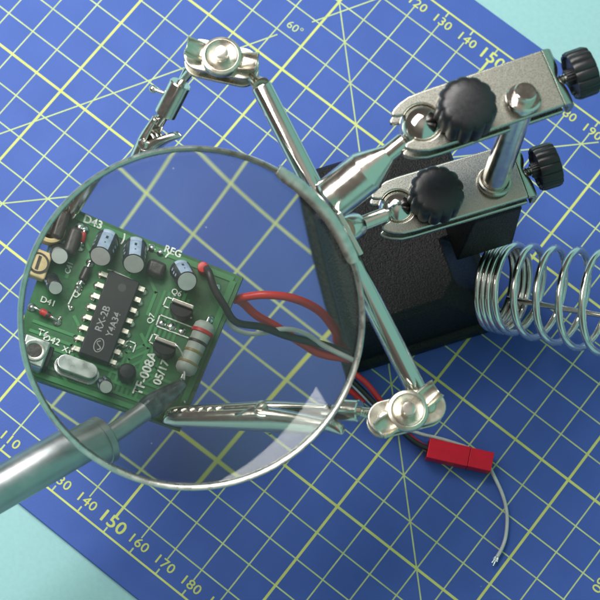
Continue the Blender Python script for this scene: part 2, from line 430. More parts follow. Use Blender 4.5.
# ---- swivel joints
def joint(c_px, dirpx0, dirpx1, z, tilt, wing_rot):
    C = at(*c_px, z)
    a = at(*dirpx1, z) - at(*dirpx0, z); Lh = a.length / 2
    A = a.normalized(); U = (EZ + tilt).normalized(); A = (A - U * A.dot(U)).normalized(); Bv = U.cross(A)
    r = .45
    out = arc(Lh, 0, r, -90, 90, 14) + arc(-Lh, 0, r, 90, 270, 14)
    g = G(); g.prism(C - U * .1, A, Bv, U, out, .13)
    for s in (1, -1): g.lathe(C + A * (s * Lh) + U * .02, U, [(.20, 0), (.17, .06), (.1, .09), (.02, .1)], 24)
    jp = g.build('swivel_plate', JOINTM, hh, bevel=.035, seg=3)
    g = G(); g.prism(C - U * .62, A, Bv, U, out, .13); g.build('swivel_plate', JOINTM, hh, bevel=.035, seg=3)
    for s in (1, -1):
        g = G(); g.sphere(C + A * (s * Lh) - U * .29, .26, 32, 18); g.build('socket_ball', CHROME, hh, ang=180)
    # wing nut
    g = G()
    g.lathe(C + U * .03, U, [(.50, 0), (.52, .05), (.52, .15), (.50, .2), (.45, .22), (.41, .18), (.30, .16), (.28, .15)], 48)
    ca, sa = math.cos(wing_rot), math.sin(wing_rot)
    wx = A * ca + Bv * sa; wy = U.cross(wx)
    for s in (1, -1):
        rows = []
        for i in range(9):
            t = i / 8
            rad = .42 + .54 * t
            lift = .08 + .12 * t * t + .05 * t
            hwid = .24 + .02 * math.sin(PI * t)
            rows.append([C + wx * (s * rad) + wy * (hwid * j) * s + U * (lift + .17 * (abs(j) ** 3) * (.55 + .45 * t)) for j in (-1, -.9, -.7, -.4, 0, .4, .7, .9, 1)])
        g.grid(rows)
    wn = g.build('wing_nut', JOINTM, hh, ang=40, solid=.07, bevel=.02)
    g = G()
    g.lathe(C - U * .75, U, [(.19, 0), (.19, 1.02), (.18, 1.03), (.18, 1.22), (.165, 1.25), (.10, 1.262), (.02, 1.263)], 32)
    g.build('screw', SATIN, hh, ang=25)
    return C, A, Bv, U, Lh

J1 = joint((221.5, 59), (205, 57), (247, 66), 9.15, V((0.0, 0.0, 0)), -.02)
J2 = joint((407, 412), (386, 416), (430, 405), 7.75, V((0, 0, 0)), .38)
def neck(p, q, name='rod_neck'):
    g = G(); d = (q - p); g.cyl(p, q, .13, n=24); g.cyl(p + d * .78, q, .19, .26, n=24); g.build(name, SATIN, hh)
j1r = J1[0] + J1[1] * J1[4] - J1[3] * .29; j1l = J1[0] - J1[1] * J1[4] - J1[3] * .29
j2r = J2[0] + J2[1] * J2[4] - J2[3] * .29; j2l = J2[0] - J2[1] * J2[4] - J2[3] * .29
neck(j1r, R0); neck(j2r, R1)

# ---- alligator clips
def clip(p0, p1, up, label, xr, xp=None):
    """socket barrel at p0, jaw tips at p1"""
    d = (p1 - p0); Lc = d.length; X = d.normalized()
    Z = frame(X, up)[0]; Y = Z.cross(X)
    P = lambda x, y, z: p0 + X * x + Y * y + Z * z
    root = None
    k = Lc / 6.0
    g = G()
    g.cyl(P(-.45, 0, 0), P(.02, 0, 0), .12, n=20)
    g.lathe(p0, X, [(.28, 0), (.31, .03), (.31, 1.0), (.28, 1.03)], 40)
    brl = g.build('clip_barrel', SATIN, hh); brl['label'] = label
    g = G(); g.cyl(P(.9, 0, 0), P(1.35, 0, -.05), .13, .16, n=20); g.build('clip_shank', CHROME, hh)
    xs = xp or 2.9 * k + .2
    for sgn in (1, -1):
        rows = []
        n = 90
        x0, x1 = (1.2 if sgn < 0 else xr), Lc
        for i in range(n + 1):
            x = x0 + (x1 - x0) * i / n
            # distance of the spine from the clip's axis and half width
            if x < xs:
                t = (xs - x) / (xs - x0)
                off = .34 + (.40 if sgn > 0 else -.10) * t ** 1.3; w = .36 - (.08 if sgn > 0 else .10) * t; dep = .34 - .14 * t
            else:
                t = (x - xs) / (x1 - xs)
                off = .34 - .14 * t; w = .36 - .20 * t; dep = .34 - .15 * t
            tooth = 0
            if x > x1 - 1.5 * k - .2: tooth = .13 * (abs(((x - x1) / .24) % 1 - .5) * 2 - .6) * (1 if sgn > 0 else -1)
            r = []
            if sgn > 0 and i < 9: w *= math.sqrt(max(.03, 1 - ((9 - i) / 9) ** 2))
            if i > n - 5: 
                e = (i - (n - 5)) / 5; w *= math.sqrt(max(0.05, 1 - e * e)); off -= .03 * e
            for j in range(13):
                a = PI * j / 12
                yy = -w * math.cos(a); zz = (off - dep) + dep * math.sin(a) ** .7
                if j in (0, 12): zz += -abs(0) + tooth - .02
                r.append(P(x, yy, sgn * zz))
            rows.append(r)
        g = G(); g.grid(rows)
        jw = g.build('clip_jaw', SATIN, hh, ang=60, solid=.05)
    g = G(); g.cyl(P(xs, -.39, 0), P(xs, .39, 0), .09, n=20)
    for s in (1, -1): g.lathe(P(xs, .38 * s, 0), Y * s, [(.15, 0), (.15, .05), (.11, .1), (.02, .12)], 24)
    g.build('pivot_rivet', SATIN, hh)
    sp = []
    for i in range(100):
        a = 2 * PI * 3.2 * i / 99
        sp.append(P(xs - .06 + .25 * math.cos(a), -.34 + .68 * i / 99, .25 * math.sin(a)))
    sp = [P(xs + .7, -.3, .22)] + sp + [P(xs + .7, .3, -.2)]
    g = G(); g.tube(sp, .05, 10); g.build('clip_spring', SATIN, hh, ang=180)
    return P

ZB = 4.55                       # top face of the circuit board
c1a = at(181, 83, 8.0); c1b = lens_at(64, 214, ZB + .12)
c1s = at(177, 92, 8.45)
clip(c1a, c1b, V((.786, .616, 0)) * .8 + EZ * .5, 'clip at the upper left, half behind the magnifier', 1.25, 1.95)
c2a = at(360, 411, 7.2); c2b = lens_at(166, 416.5, ZB + .12)
clip(c2a, c2b, V((.604, -.755, .45)), 'clip gripping the lower corner of the circuit board', .3)
g = G(); g.cyl(j1l, c1a, .12, n=20); g.build('clip_neck', SATIN, hh)
g = G(); pts = [(.12 + .02 * (i % 2), .03 * i) for i in range(int((c2a - j2l).length / .03))]; g.lathe(j2l, c2a - j2l, pts, 24); g.build('clip_neck', SATIN, hh, ang=20)
# little set screw on the upper clip's barrel
g = G(); s0 = at(153, 89, 7.6); g.sphere(s0, .12, 20, 12); g.cyl(s0, c1a + (c1b - c1a).normalized() * .45, .06, n=12); g.build('set_screw', SATIN, hh)

# ---- magnifying glass
lx = (at(362, 319, 9.0) - at(22, 319, 9.0)); lx = (lx - LN * lx.dot(LN)).normalized(); ly = LN.cross(lx)
mg = bpy.data.objects.new('magnifying_glass', None); COL.objects.link(mg); mg.parent = hh; mg['label'] = 'round magnifying glass in a thin chrome rim'
g = G()
prof = []
sag = lambda r: math.sqrt(RC * RC - r * r) - math.sqrt(RC * RC - RG * RG)
nr = 48
prof = [(max(1e-4, RG * i / nr), -ET / 2 - sag(RG * i / nr)) for i in range(nr + 1)]
prof += [(RG * i / nr, ET / 2 + sag(RG * i / nr)) for i in range(nr, -1, -1)]
prof[-1] = (1e-4, prof[-1][1])
n = 160
x, y, a = lx, ly, LN
vs = []; fs = []
inner = prof[1:-1]
for (r, h) in inner:
    for i in range(n):
        t = 2 * PI * i / n; vs.append(LC + a * h + x * (r * math.cos(t)) + y * (r * math.sin(t)))
for k in range(len(inner) - 1):
    for i in range(n):
        j = (i + 1) % n; fs.append((k * n + i, k * n + j, (k + 1) * n + j, (k + 1) * n + i))
vs.append(LC + a * prof[0][1]); vs.append(LC + a * prof[-1][1]); q = len(vs)
for i in range(n):
    j = (i + 1) % n; fs.append((j, i, q - 2)); fs.append(((len(inner) - 1) * n + i, (len(inner) - 1) * n + j, q - 1))
g.add(vs, fs)
g.build('lens', GLASS, mg, ang=50)
g = G()
rp = [(4.28, .20), (4.32, .26), (4.39, .275), (LR, .24), (LR + .01, .15), (LR, .0), (LR, -.2), (LR - .03, -.27), (4.34, -.28), (4.27, -.22), (4.27, -.13), (4.315, -.11), (4.315, .11), (4.28, .13)]
vs = []; fs = []; n = 160
for (r, h) in rp:
    for i in range(n):
        t = 2 * PI * i / n; vs.append(LC + a * h + x * (r * math.cos(t)) + y * (r * math.sin(t)))
m_ = len(rp)
for k in range(m_):
    for i in range(n):
        j = (i + 1) % n; k2 = (k + 1) % m_; fs.append((k * n + i, k * n + j, k2 * n + j, k2 * n + i))
g.add(vs, fs); g.build('rim', RIM, mg, ang=50)
# bracket that grips the rim, with its tab and threaded neck to the lower ball
def lang(px, py):
    d = ray(px, py); P = CP + d * ((LC - CP).dot(LN) / d.dot(LN)) - LC
    return math.atan2(P.dot(ly), P.dot(lx))
a0, a1 = lang(280, 165), lang(353, 262)
if a1 < a0: a0, a1 = a1, a0
am = lang(354, 232)
rows = []
for i in range(41):
    t = a0 + (a1 - a0) * i / 40
    rad = x * math.cos(t) + y * math.sin(t)
    e = min(1, min(i, 40 - i) / 4) ** .5
    rows.append([LC + rad * r + a * h for r, h in ((4.29 - .09 * e, .31), (4.29 - .06 * e, .335), (4.31, .34), (4.42, .34), (4.49, .31), (4.51, .24), (4.51, -.2 - .1 * e), (4.48, -.33), (4.38, -.35))])
g = G(); g.grid(rows); g.build('rim_bracket', RIM, mg, ang=60, solid=.06, bevel=.02)
radm = x * math.cos(am) + y * math.sin(am); tanm = a.cross(radm)
tabc = LC + radm * 4.60 - a * 1.0
g = G()
out = [(-.62, .95), (.62, .95), (.62, -.25)] + arc(.0, -.25, .62, 0, -180, 14)[1:-1] + [(-.62, -.25)]
g.prism(tabc - radm * .07, tanm, a, radm, out, .14)
g.build('bracket_tab', SATIN, mg, bevel=.03)
nb = LCm[0]; ne = LC + radm * 4.62 - a * 1.45; nd = (ne - nb)
g = G(); Ln = nd.length
pts = [(.13, .4), (.16, .6)]
h = .64
while h < Ln - .5: pts += [(.2, h), (.17, h + .03)]; h += .06
pts += [(.22, Ln - .5), (.34, Ln - .47), (.36, Ln - .42), (.36, Ln - .08), (.33, Ln)]
g.lathe(nb, nd, pts, 32); g.build('threaded_neck', SATIN, mg, ang=22)

# ---- coil holder for the iron
ch = bpy.data.objects.new('coil_holder', None); COL.objects.link(ch); ch.parent = hh; ch['label'] = 'chrome wire coil for resting the soldering iron'
Sd = at(600, 321, 1.75) - SPC; Sd.z = 0; Sd.normalize(); Sd = (Sd + EZ * .58).normalized()
sx_, sy_, sa_ = frame(Sd)
pts = []
turns_tight, pitch_t, pitch = 3.4, .18, .74
tot = 12.0
N_ = int(tot * 56)
for i in range(N_ + 1):
    tr = tot * i / N_
    if tr < turns_tight: h = tr * pitch_t
    else:
        q = tr - turns_tight; h = turns_tight * pitch_t + (pitch_t * q + (pitch - pitch_t) * (q - (1 - math.exp(-q * 2.2)) / 2.2))
    r = 1.28 + .05 * h
    t = 2 * PI * tr + 2.2
    pts.append(SPC + Sd * (h + .12) + sx_ * (r * math.cos(t)) + sy_ * (r * math.sin(t)))
g = G(); g.tube(pts, .11, 14); g.build('coil', COILM, ch, ang=180)
g = G()
q0 = SPC + Sd * .05 - sx_ * .35 + sy_ * .1
# guide rod lying in the coil
vdn = -sx_
q0 = SPC + Sd * .2 + vdn * 1.0; q1 = SPC + Sd * 7.0 + vdn * 1.45
g.cyl(q0, q1, .085, n=20, bev=.03)
g.build('guide_rod', SATIN, ch)
g = G(); g.lathe(SPC - Sd * .25, Sd, [(.5, 0), (.5, .2), (.45, .24), (.2, .25)], 48); g.build('coil_seat', CAST, ch, bevel=.03)

# ------------------------------------------------------------------ circuit board
def Lp(px, py, h=0.0): return lens_at(px, py, ZB + h)
TR, BR, TL = Lp(243, 277), Lp(168, 425.5), Lp(62, 203)
BX = (TR - TL); BX.z = 0; bw = BX.length; BX.normalize()
BY = V((BX.y, -BX.x, 0))
if BY.dot(BR - TR) < 0: BY = -BY
bh = (BR - TR).dot(BY)
pcb = thing('circuit_board', 'green printed circuit board with chip and capacitors gripped by clips under the magnifier', 'circuit board', TL + BX * bw / 2 + BY * bh / 2)
g = G()
sgn = 1 if BX.cross(BY).z > 0 else -1
cpoly = []
for (cx, cy) in ((0, 0), (bw, 0), (bw, bh), (0, bh)): cpoly.append((cx, cy))
g.prism(TL - EZ * .16, BX, BY, EZ, cpoly, .155)
g.cur = 1
def bl(p): return ((p - TL).dot(BX), (p - TL).dot(BY))
def strip(pts, w, h=.004):
    for p, q in zip(pts[:-1], pts[1:]):
        P, Q = TL + BX * p[0] + BY * p[1] + EZ * h, TL + BX * q[0] + BY * q[1] + EZ * h
        d = (Q - P).normalized(); nn = EZ.cross(d) * w / 2
        P = P - d * w * .3; Q = Q + d * w * .3
        g.add([P - nn, Q - nn, Q + nn, P + nn], [(0, 1, 2, 3)])
rr = random.Random(4)
for i in range(6):
    y0 = .35 + .17 * i; x0 = 2.55 + .11 * i
    strip([(x0, .9), (x0, 2.2 + .1 * i), (x0 - .3, 2.5 + .12 * i), (x0 - .3, bh - .3)], .06, .004 + .0006 * i)
for i in range(9):
    x0 = .25 + .3 * i + rr.random() * .1
    y0 = rr.uniform(.3, 2.6); y1 = y0 + rr.uniform(.5, 1.4)
    strip([(x0, y0), (x0 + .25, y0 + .25), (x0 + .25, min(bh - .2, y1))], .07, .009 + .0006 * i)
for i in range(5):
    y0 = 2.55 + .22 * i
    strip([(.2, y0), (1.1, y0), (1.35, min(bh - .1, y0 + .25)), (3.4, min(bh - .1, y0 + .25))], .07, .016 + .0006 * i)
strip([(.15, .13), (bw - .2, .13)], .12, .021); strip([(bw - .16, .2), (bw - .16, bh - .2)], .14, .022)
strip([(.3, bh - .12), (bw - .3, bh - .12)], .12, .023)
g.build('board', [PCBM, TRACE], pcb, ang=30)

# chip
cc = Lp(109.3, 317.5, .32); cc.z = ZB
g = G(); CL, CW = 1.98, .70
X, Y = BX, BY
g.box(cc + EZ * .17, (X, Y, EZ), (CW / 2, CL / 2, .15))
chip = g.build('chip', CHIPM, pcb, bevel=.03)
g = G()
for s in (1, -1):
    for i in range(8):
        p = cc + Y * (-CL / 2 + .1 + i * (CL - .2) / 7) + X * (s * CW / 2)
        g.box(p + X * (s * .07) + EZ * .17, (X, Y, EZ), (.075, .055, .012)); g.box(p + X * (s * .135) + EZ * .08, (X, Y, EZ), (.012, .05, .09))
        g.lathe(p + X * (s * .14), EZ, [(.085, .005), (.075, .03), (.03, .06), (.01, .065)], 14)
g.build('pins', PIN, chip, bevel=.008)
g = G()
g.lathe(cc - Y * (CL / 2 - .26) + X * .03 + EZ * .318, EZ, [(.09, 0), (.09, .003)], 24)
g.build('index_dimple', BLACKB, chip)
g = G(); zt = EZ * .324
text_geo(g, 'RX-2B', cc + Y * .08 - X * .12 + zt, -Y, -X, .225, bold=.002)
text_geo(g, 'Y4A34', cc + Y * .12 + X * .14 + zt, -Y, -X, .21, bold=.002)
lc = cc + Y * .68 + X * .0 + zt
for (ra, rb, w) in ((.17, .11, .018),):
    ring = []
    for i in range(33):
        t = 2 * PI * i / 32
        ring.append((lc + Y * (ra * math.cos(t)) + X * (rb * math.sin(t)), lc + Y * ((ra - w) * math.cos(t)) + X * ((rb - w) * math.sin(t))))
    for i in range(32): g.add([ring[i][0], ring[i + 1][0], ring[i + 1][1], ring[i][1]], [(0, 1, 2, 3)])
sp = [lc + Y * (.11 - .0275 * i) + X * (.06 * math.sin(i * .8)) for i in range(9)]
for p, q in zip(sp[:-1], sp[1:]):
    d = (q - p).normalized(); nn = EZ.cross(d) * .011; g.add([p - nn, q - nn, q + nn, p + nn], [(0, 1, 2, 3)])
g.build('chip_marking', CHIPT, chip, ang=None)

# electrolytic capacitors
def capacitor(bp_, tp_, r, h0, h1, stripe_a=1.2, stripe=True, txt=None, mark=None):
    p = Lp(*bp_, h0); q = Lp(*tp_, h1); d = (q - p); Lh = d.length
    x, y, a = frame(d)
    g = G()
    ns = 48
    prof = [(r * .9, 0), (r, .04), (r, .10), (r * .93, .13), (r, .16), (r, Lh - .05), (r * .97, Lh - .015), (r * .86, Lh)]
    g.lathe(p, d, prof, ns, hint=EZ)
    # pale polarity stripe: recolour the faces of one arc
    o0 = 0
    if stripe:
        for fi, f in enumerate(g.f[:-2]):
            i = fi % ns
            t = 2 * PI * (i + .5) / ns
            if math.cos(t - stripe_a) > .85 and fi // ns in (1, 2, 3, 4, 5): g.m[fi] = 1
    c = g.build('capacitor', [SLEEVE, STRIPE], pcb, ang=40)
    g = G(); g.lathe(p + a * (Lh - .004), a, [(r * .87, 0), (r * .86, .012), (.001, .014)], 40); g.build('can_top', CAPTOP, c)
    g = G()
    # printing on the sleeve
    for (ang_, hh_, w_, l_) in ((stripe_a, .45, .05, .10), (stripe_a, .72, .03, .04)):
        ps = []
        for da, dh in ((-1, -1), (1, -1), (1, 1), (-1, 1)):
            t = ang_ + da * w_ / r * .5
            ps.append(p + a * (Lh * hh_ + dh * l_ / 2) + x * ((r + .004) * math.cos(t)) + y * ((r + .004) * math.sin(t)))
        g.add(ps, [(0, 1, 2, 3)])
    if stripe: g.build('polarity_mark', SLEEVE, c, ang=None)
    g = G()
    rr_ = random.Random(int(bp_[0]))
    for s_ in (-1.15, 1.15, 1.9, -1.9):
        for k in range(3):
            t = stripe_a + s_ + rr_.uniform(-.1, .1); hh_ = .3 + .22 * k
            ps = []
            for da, dh in ((-1, -1), (1, -1), (1, 1), (-1, 1)):
                tt = t + da * .13; ps.append(p + a * (Lh * hh_ + dh * .035) + x * ((r + .004) * math.cos(tt)) + y * ((r + .004) * math.sin(tt)))
            g.add(ps, [(0, 1, 2, 3)])
    g.build('sleeve_print', STRIPE, c, ang=None)
    for s_ in (-.06, .06):
        pass
    return c
capacitor((108.5, 238.5), (100.5, 256.5), .245, .1, .66, .1)
capacitor((135.6, 246), (133.8, 264), .25, .1, .66, .0)
capacitor((180, 269.5), (187, 281.5), .24, .1, .66, -.3)
capacitor((51, 279), (55.5, 288), .16, .1, .5, .0, False)
capacitor((58, 251), (59.5, 256), .19, .05, .5, .4, False)
capacitor((104.5, 383), (106, 387), .16, .02, .45, 1.9)

# crystal
cx = Lp(77.5, 367, .3); cx.z = ZB
g = G()
def stad(L_, w_): return arc(L_ / 2 - w_ / 2, 0, w_ / 2, -90, 90, 12) + arc(-L_ / 2 + w_ / 2, 0, w_ / 2, 90, 270, 12)
g.prism(cx + EZ * .02, BX, BY, EZ, stad(1.02, .47), .05)
g.prism(cx + EZ * .06, BX, BY, EZ, stad(.92, .38), .30)
g.build('crystal', CRYST, pcb, bevel=.05, seg=3)

# shielded coil cans and trimmers at the left edge
def boxpart(name, px, py, h, dims, m, bev=.03, rot=0.0):
    c = Lp(px, py, h); c.z = ZB
    X_ = BX * math.cos(rot) + BY * math.sin(rot); Y_ = BY * math.cos(rot) - BX * math.sin(rot)
    g = G(); g.box(c + EZ * (.01 + dims[2] / 2), (X_, Y_, EZ), (dims[0] / 2, dims[1] / 2, dims[2] / 2))
    return g.build(name, m, pcb, bevel=bev), c
can, cpos = boxpart('coil_can', 34, 351, .5, (.58, .66, .52), CRYST, .05)
g = G(); g.lathe(cpos + EZ * .555, EZ, [(.22, 0), (.24, .015), (.20, .02), (.16, .008)], 32); g.build('adjuster_ring', SATIN, can)
g = G(); g.lathe(cpos + EZ * .56, EZ, [(.17, 0), (.17, .006)], 32); g.build('core', BROWN, can)
tr_, tpos = boxpart('trimmer', 38, 263, .3, (.46, .60, .3), BEIGE, .05)
g = G(); g.lathe(tpos + EZ * .30, EZ, [(.2, 0), (.2, .03), (.17, .04), (.02, .045)], 32); g.build('slotted_rotor', BEIGE, tr_)
g = G(); g.box(tpos + EZ * .35, (BX, BY, EZ), (.03, .15, .01)); g.lathe(tpos + EZ * .325, EZ, [(.225, 0), (.225, .012)], 32); g.build('slot', BROWN, tr_)
c = Lp(50, 228, .35); c.z = ZB
g = G(); g.lathe(c + EZ * .02, EZ, [(.30, 0), (.32, .3), (.30, .38), (.25, .4), (.22, .38), (.2, .05)], 36, caps=False); rc = g.build('ring_coil', BEIGE, pcb)
g = G(); g.lathe(c + EZ * .03, EZ, [(.21, 0), (.21, .1), (.12, .28), (.02, .3)], 28); g.build('core', BROWN, rc)
boxpart('ceramic_capacitor', 60.5, 224, .5, (.26, .62, .50), BROWN, .09)
boxpart('ceramic_capacitor', 73, 240, .45, (.27, .60, .42), BROWN, .10)
boxpart('ceramic_capacitor', 156, 268, .3, (.42, .36, .32), BROWN, .1)
boxpart('chip_diode', 47.5, 357, .3, (.16, .50, .35), CHIPM, .03)

def axial(name, pa, pb_, r, h, body, bands=(), lead=.18, bulge=False):
    p = Lp(*pa, h); q = Lp(*pb_, h); d = (q - p).normalized(); Lh = (q - p).length
    g = G()
    if bulge: pr = [(r * .35, 0), (r * .8, .03), (r * 1.08, .1), (r * 1.12, .2), (r * 1.0, .30), (r * .97, .4), (r * .97, Lh - .4), (r, Lh - .3), (r * 1.12, Lh - .2), (r * 1.08, Lh - .1), (r * .8, Lh - .03), (r * .35, Lh)]
    else: pr = [(r * .5, 0), (r * .9, .02), (r, .06), (r, Lh - .06), (r * .9, Lh - .02), (r * .5, Lh)]
    g.lathe(p, d, pr, 32); o = g.build(name, body, pcb, ang=50)
    for (t, w, m) in bands:
        g = G(); k = r * (1.0 if not bulge else (1.0 if .3 < t < .7 else 1.13)) + .004
        g.lathe(p + d * (t * Lh - w / 2), d, [(k * .97, 0), (k, .008), (k, w - .008), (k * .97, w)], 32); g.build('colour_band', m, o)
    g = G()
    for s, e in ((-1, p), (1, q)):
        g.tube(spline([e - d * s * .03, e + d * s * lead * .6, e + d * s * lead - EZ * .03, V((*(e + d * s * (lead + .03)).xy, ZB))], 5), .035, 10)
        g.lathe(V((*(e + d * s * (lead + .03)).xy, ZB)), EZ, [(.1, .006), (.085, .03), (.04, .07), (.01, .08)], 16)
    g.build('lead', SOLDER, o, ang=180)
    return o
axial('power_resistor', (207, 322), (183.5, 374), .22, .31, RESIST, ((.20, .085, REDB), (.40, .075, BLACKB), (.58, .07, GOLDB), (.80, .06, GOLDB)), .12, True)
axial('dark_resistor', (88, 267), (81.5, 281), .085, .14, BROWN, (), .1)
axial('glass_diode', (40, 310.5), (50.5, 316.5), .075, .12, REDB, ((.75, .07, BLACKB),), .14)
axial('glass_diode', (84, 232), (81.5, 243), .06, .12, REDB, (), .04)

def transistor(px, py, rot=0.0):
    c = Lp(px, py, .42); c.z = ZB
    g = G()
    poly_ = [(-.27, -.05), (.27, -.05)] + [(.27 * math.cos(a_), -.05 + .24 * math.sin(a_)) for a_ in [PI * k / 10 for k in range(1, 10)]]
    g.prism(c + EZ * .06, BX, BY, EZ, poly_, .38)
    o = g.build('transistor', CHIPM, pcb, bevel=.025)
    g = G(); g.box(c + EZ * .36 - BY * .115 + BX * .0, (BX, BY, EZ), (.26, .055, .16)); g.build('metal_flat', SATIN, o, bevel=.03)  # satin metal slab along the transistor's flat side
transistor(181, 309); transistor(164, 347)
g = G(); g.tube(spline([Lp(170, 342, .45), Lp(178, 347, .5), Lp(183, 357, .46), Lp(184.5, 369, .44), Lp(184, 380, .42)], 8), .03, 10); g.build('bare_lead', SOLDER, pcb, ang=180)
c = Lp(127, 372, .3); c.z = ZB
g = G(); g.lathe(c + EZ * .05, EZ, [(.2, 0), (.21, .25), (.16, .33), (.02, .35)], 28); g.build('transistor', CHIPM, pcb, bevel=.02)
g = G()
for (px, py, r) in ((161.5, 323.5, .10), (171.5, 327, .115), (182, 331.5, .10), (152, 248, .09), (160.5, 252.5, .085), (80, 227, .1), (71.5, 308, .06), (131, 348, .06), (217, 287, .09), (118, 350, .05), (60, 318, .05), (94, 300, .05), (184, 402, .05)):
    c = Lp(px, py, .0); g.lathe(V((c.x, c.y, ZB)), EZ, [(r, .006), (r * .9, .025), (r * .55, .06), (.01, .075)], 20)
g.build('solder_joints', SOLDER, pcb, ang=60)

# silkscreen
g = G(); SZ = EZ * .03
def silk(t, px, py, size, rot=0, bold=.006):
    X_, Y_ = (BX, -BY) if rot == 0 else (-BY, -BX)
    c = Lp(px, py, 0); text_geo(g, t, V((c.x, c.y, ZB + .03)), X_, Y_, size * .88, bold=bold * .45)
silk('D43', 93, 222.5, .26, bold=.012); silk('REG', 173, 252, .24, bold=.01); silk('Q6', 176.5, 293, .2); silk('D41', 48, 302, .21); silk('T6', 43, 334, .24); silk('D42', 51.5, 340.5, .24)
silk('X1', 67, 350.5, .2); silk('Q47', 77.5, 291, .2, 1); silk('C18', 112, 364, .2); silk('Q7', 151, 319, .2, 1); silk('C41', 69, 268, .18, 1); silk('D44', 62, 243, .18)
silk('TF-008A', 145.5, 374, .34, 1, .014); silk('05/17', 161.5, 373, .30, 1, .014)
def sbox(pts, w=.028):
    P = [Lp(*p, 0) for p in pts]; P = [V((p.x, p.y, ZB + .028)) for p in P]
    for p, q in zip(P[:-1], P[1:]):
        d = (q - p).normalized(); nn = EZ.cross(d) * w / 2; p = p - d * w / 2; q = q + d * w / 2
        g.add([p - nn, q - nn, q + nn, p + nn], [(0, 1, 2, 3)])
sbox([(168, 308), (163, 306), (167, 297), (172, 299)]); sbox([(153, 344), (149, 342), (153, 334), (158, 336)])
sbox([(188, 338), (156, 326), (160, 315), (196, 329)]); sbox([(72, 236), (77, 231), (82, 234), (81, 240)])
sbox([(111, 363), (116, 347), (129, 341), (136, 344), (133, 352)]); sbox([(108, 270), (113, 271), (134, 281), (133, 286)])
sbox([(77, 285), (80, 281), (84, 284)]); sbox([(70, 310), (68, 305), (79, 283)])
for (cx_, cy_, r_, q0_, q1_) in ((110.5, 234, .29, -120, 30), (136.5, 241, .29, -120, 30), (177.5, 265, .30, -170, -50)):
    c = Lp(cx_, cy_, 0)
    ps = [c + BX * (r_ * math.cos(math.radians(t))) + BY * (r_ * math.sin(math.radians(t))) for t in range(q0_, q1_ + 1, 8)]
    ps = [p for p in ps if (p - TL).dot(BY) > .05]
    for p, q in zip(ps[:-1], ps[1:]):
        d = (q - p).normalized(); nn = EZ.cross(d) * .016; g.add([V((k.x, k.y, ZB + .026)) for k in (p - nn, q - nn, q + nn, p + nn)], [(0, 1, 2, 3)])
g.build('silkscreen', SILK, pcb, ang=None)

# wires and plug
def lw(*pts): return [lens_at(x_, y_, z_) for x_, y_, z_ in pts]
red1 = lw((234, 300, 4.2), (245, 297, 4.3), (265, 295, 4.4), (292, 298, 4.2), (318, 310, 3.6), (335, 330, 2.8), (344, 350, 2.2)) + [at(330, 375, 1.2), at(352, 392, .9), at(364, 402, .7)]
red2 = lw((234, 298, 4.1), (243, 303, 4.0), (256, 315, 3.8), (277, 327, 3.4), (302, 343, 2.9), (326, 355, 2.5)) + [at(326, 350, 2.1), at(350, 370, 1.9), at(367, 384, 1.5), at(383, 404, .9), at(402, 428, .4), at(418, 443, .25), at(432, 450, .25)]
blk = lw((206, 268, 4.75), (209, 273, 5.0), (214, 288, 5.0), (224, 305, 4.9), (236, 322, 4.6), (262, 327, 3.9), (287, 336, 3.3), (316, 343, 2.8), (338, 350, 2.5)) + [at(332, 357, 2.1), at(349, 377, 1.7), at(366, 394, 1.2), at(385, 415, .95), at(405, 434, .62), at(418, 444, .5), at(432, 450, .45)]
wht = lw((226, 320, 4.2), (237, 330, 4.0), (256, 334, 3.7), (284, 329, 3.5), (306, 334, 3.1), (328, 348, 2.7)) + [at(330, 362, 2.0), at(352, 384, 1.4), at(372, 404, .9), at(395, 423, .6), at(418, 433, .42), at(445, 440, .3), at(470, 449, .25), at(486, 462, .3), at(494, 476, .25), at(503, 496, .2), at(507, 515, .17), at(506, 535, .16), at(502, 548, .16), at(497, 557, .16)]
for nm, pts, r, m in (('red_wire', red1, .09, REDW), ('red_wire', red2, .09, REDW), ('black_wire', blk, .082, BLACKW), ('white_wire', wht, .054, WHITEW)):
    g = G(); g.tube(spline(pts, 10), r, 16); w_ = g.build(nm, m, pcb, ang=180)
    if nm == 'white_wire':
        g = G()
        e = pts[-1]; d = (pts[-1] - pts[-2]).normalized()
        for k in range(6):
            t = 2 * PI * k / 6; o_ = V((math.cos(t) * .04, math.sin(t) * .04, .0)); g.tube([e + o_, e + d * (.12 + .05 * (k % 3)) + o_ * 1.8], .018, 6)
        g.build('copper_strand', SOLDER, w_)
    if nm == 'black_wire':
        g = G(); e = Lp(203, 268, .18); g.cyl(V((e.x, e.y, ZB)), V((e.x, e.y, ZB + .3)), .12, n=20, bev=.03); g.build('red_stub', REDW, w_)
# red shrouded plug lying on the mat
pa, pc = at(427, 449, .35), at(491.5, 463.5, .35)
px_ = (pc - pa); pl_ = px_.length; px_.normalize(); py_ = EZ.cross(px_)
g = G(); c = (pa + pc) / 2
g.box(c - px_ * .36, (px_, py_, EZ), (pl_ / 2 - .37, .30, .28)); g.box(c + px_ * (pl_ / 2 - .36), (px_, py_, EZ), (.36, .292, .272))
g.box(c + px_ * .12 + py_ * .302, (px_, py_, EZ), (.5, .02, .12))
pg = g.build('plug', REDP, pcb, bevel=.07, seg=4)
g = G()
for s in (-.13, .13): g.lathe(pa + py_ * s - px_ * .004, -px_, [(.12, 0), (.12, .01)], 20)
g.build('wire_entry', BLACKW, pg)

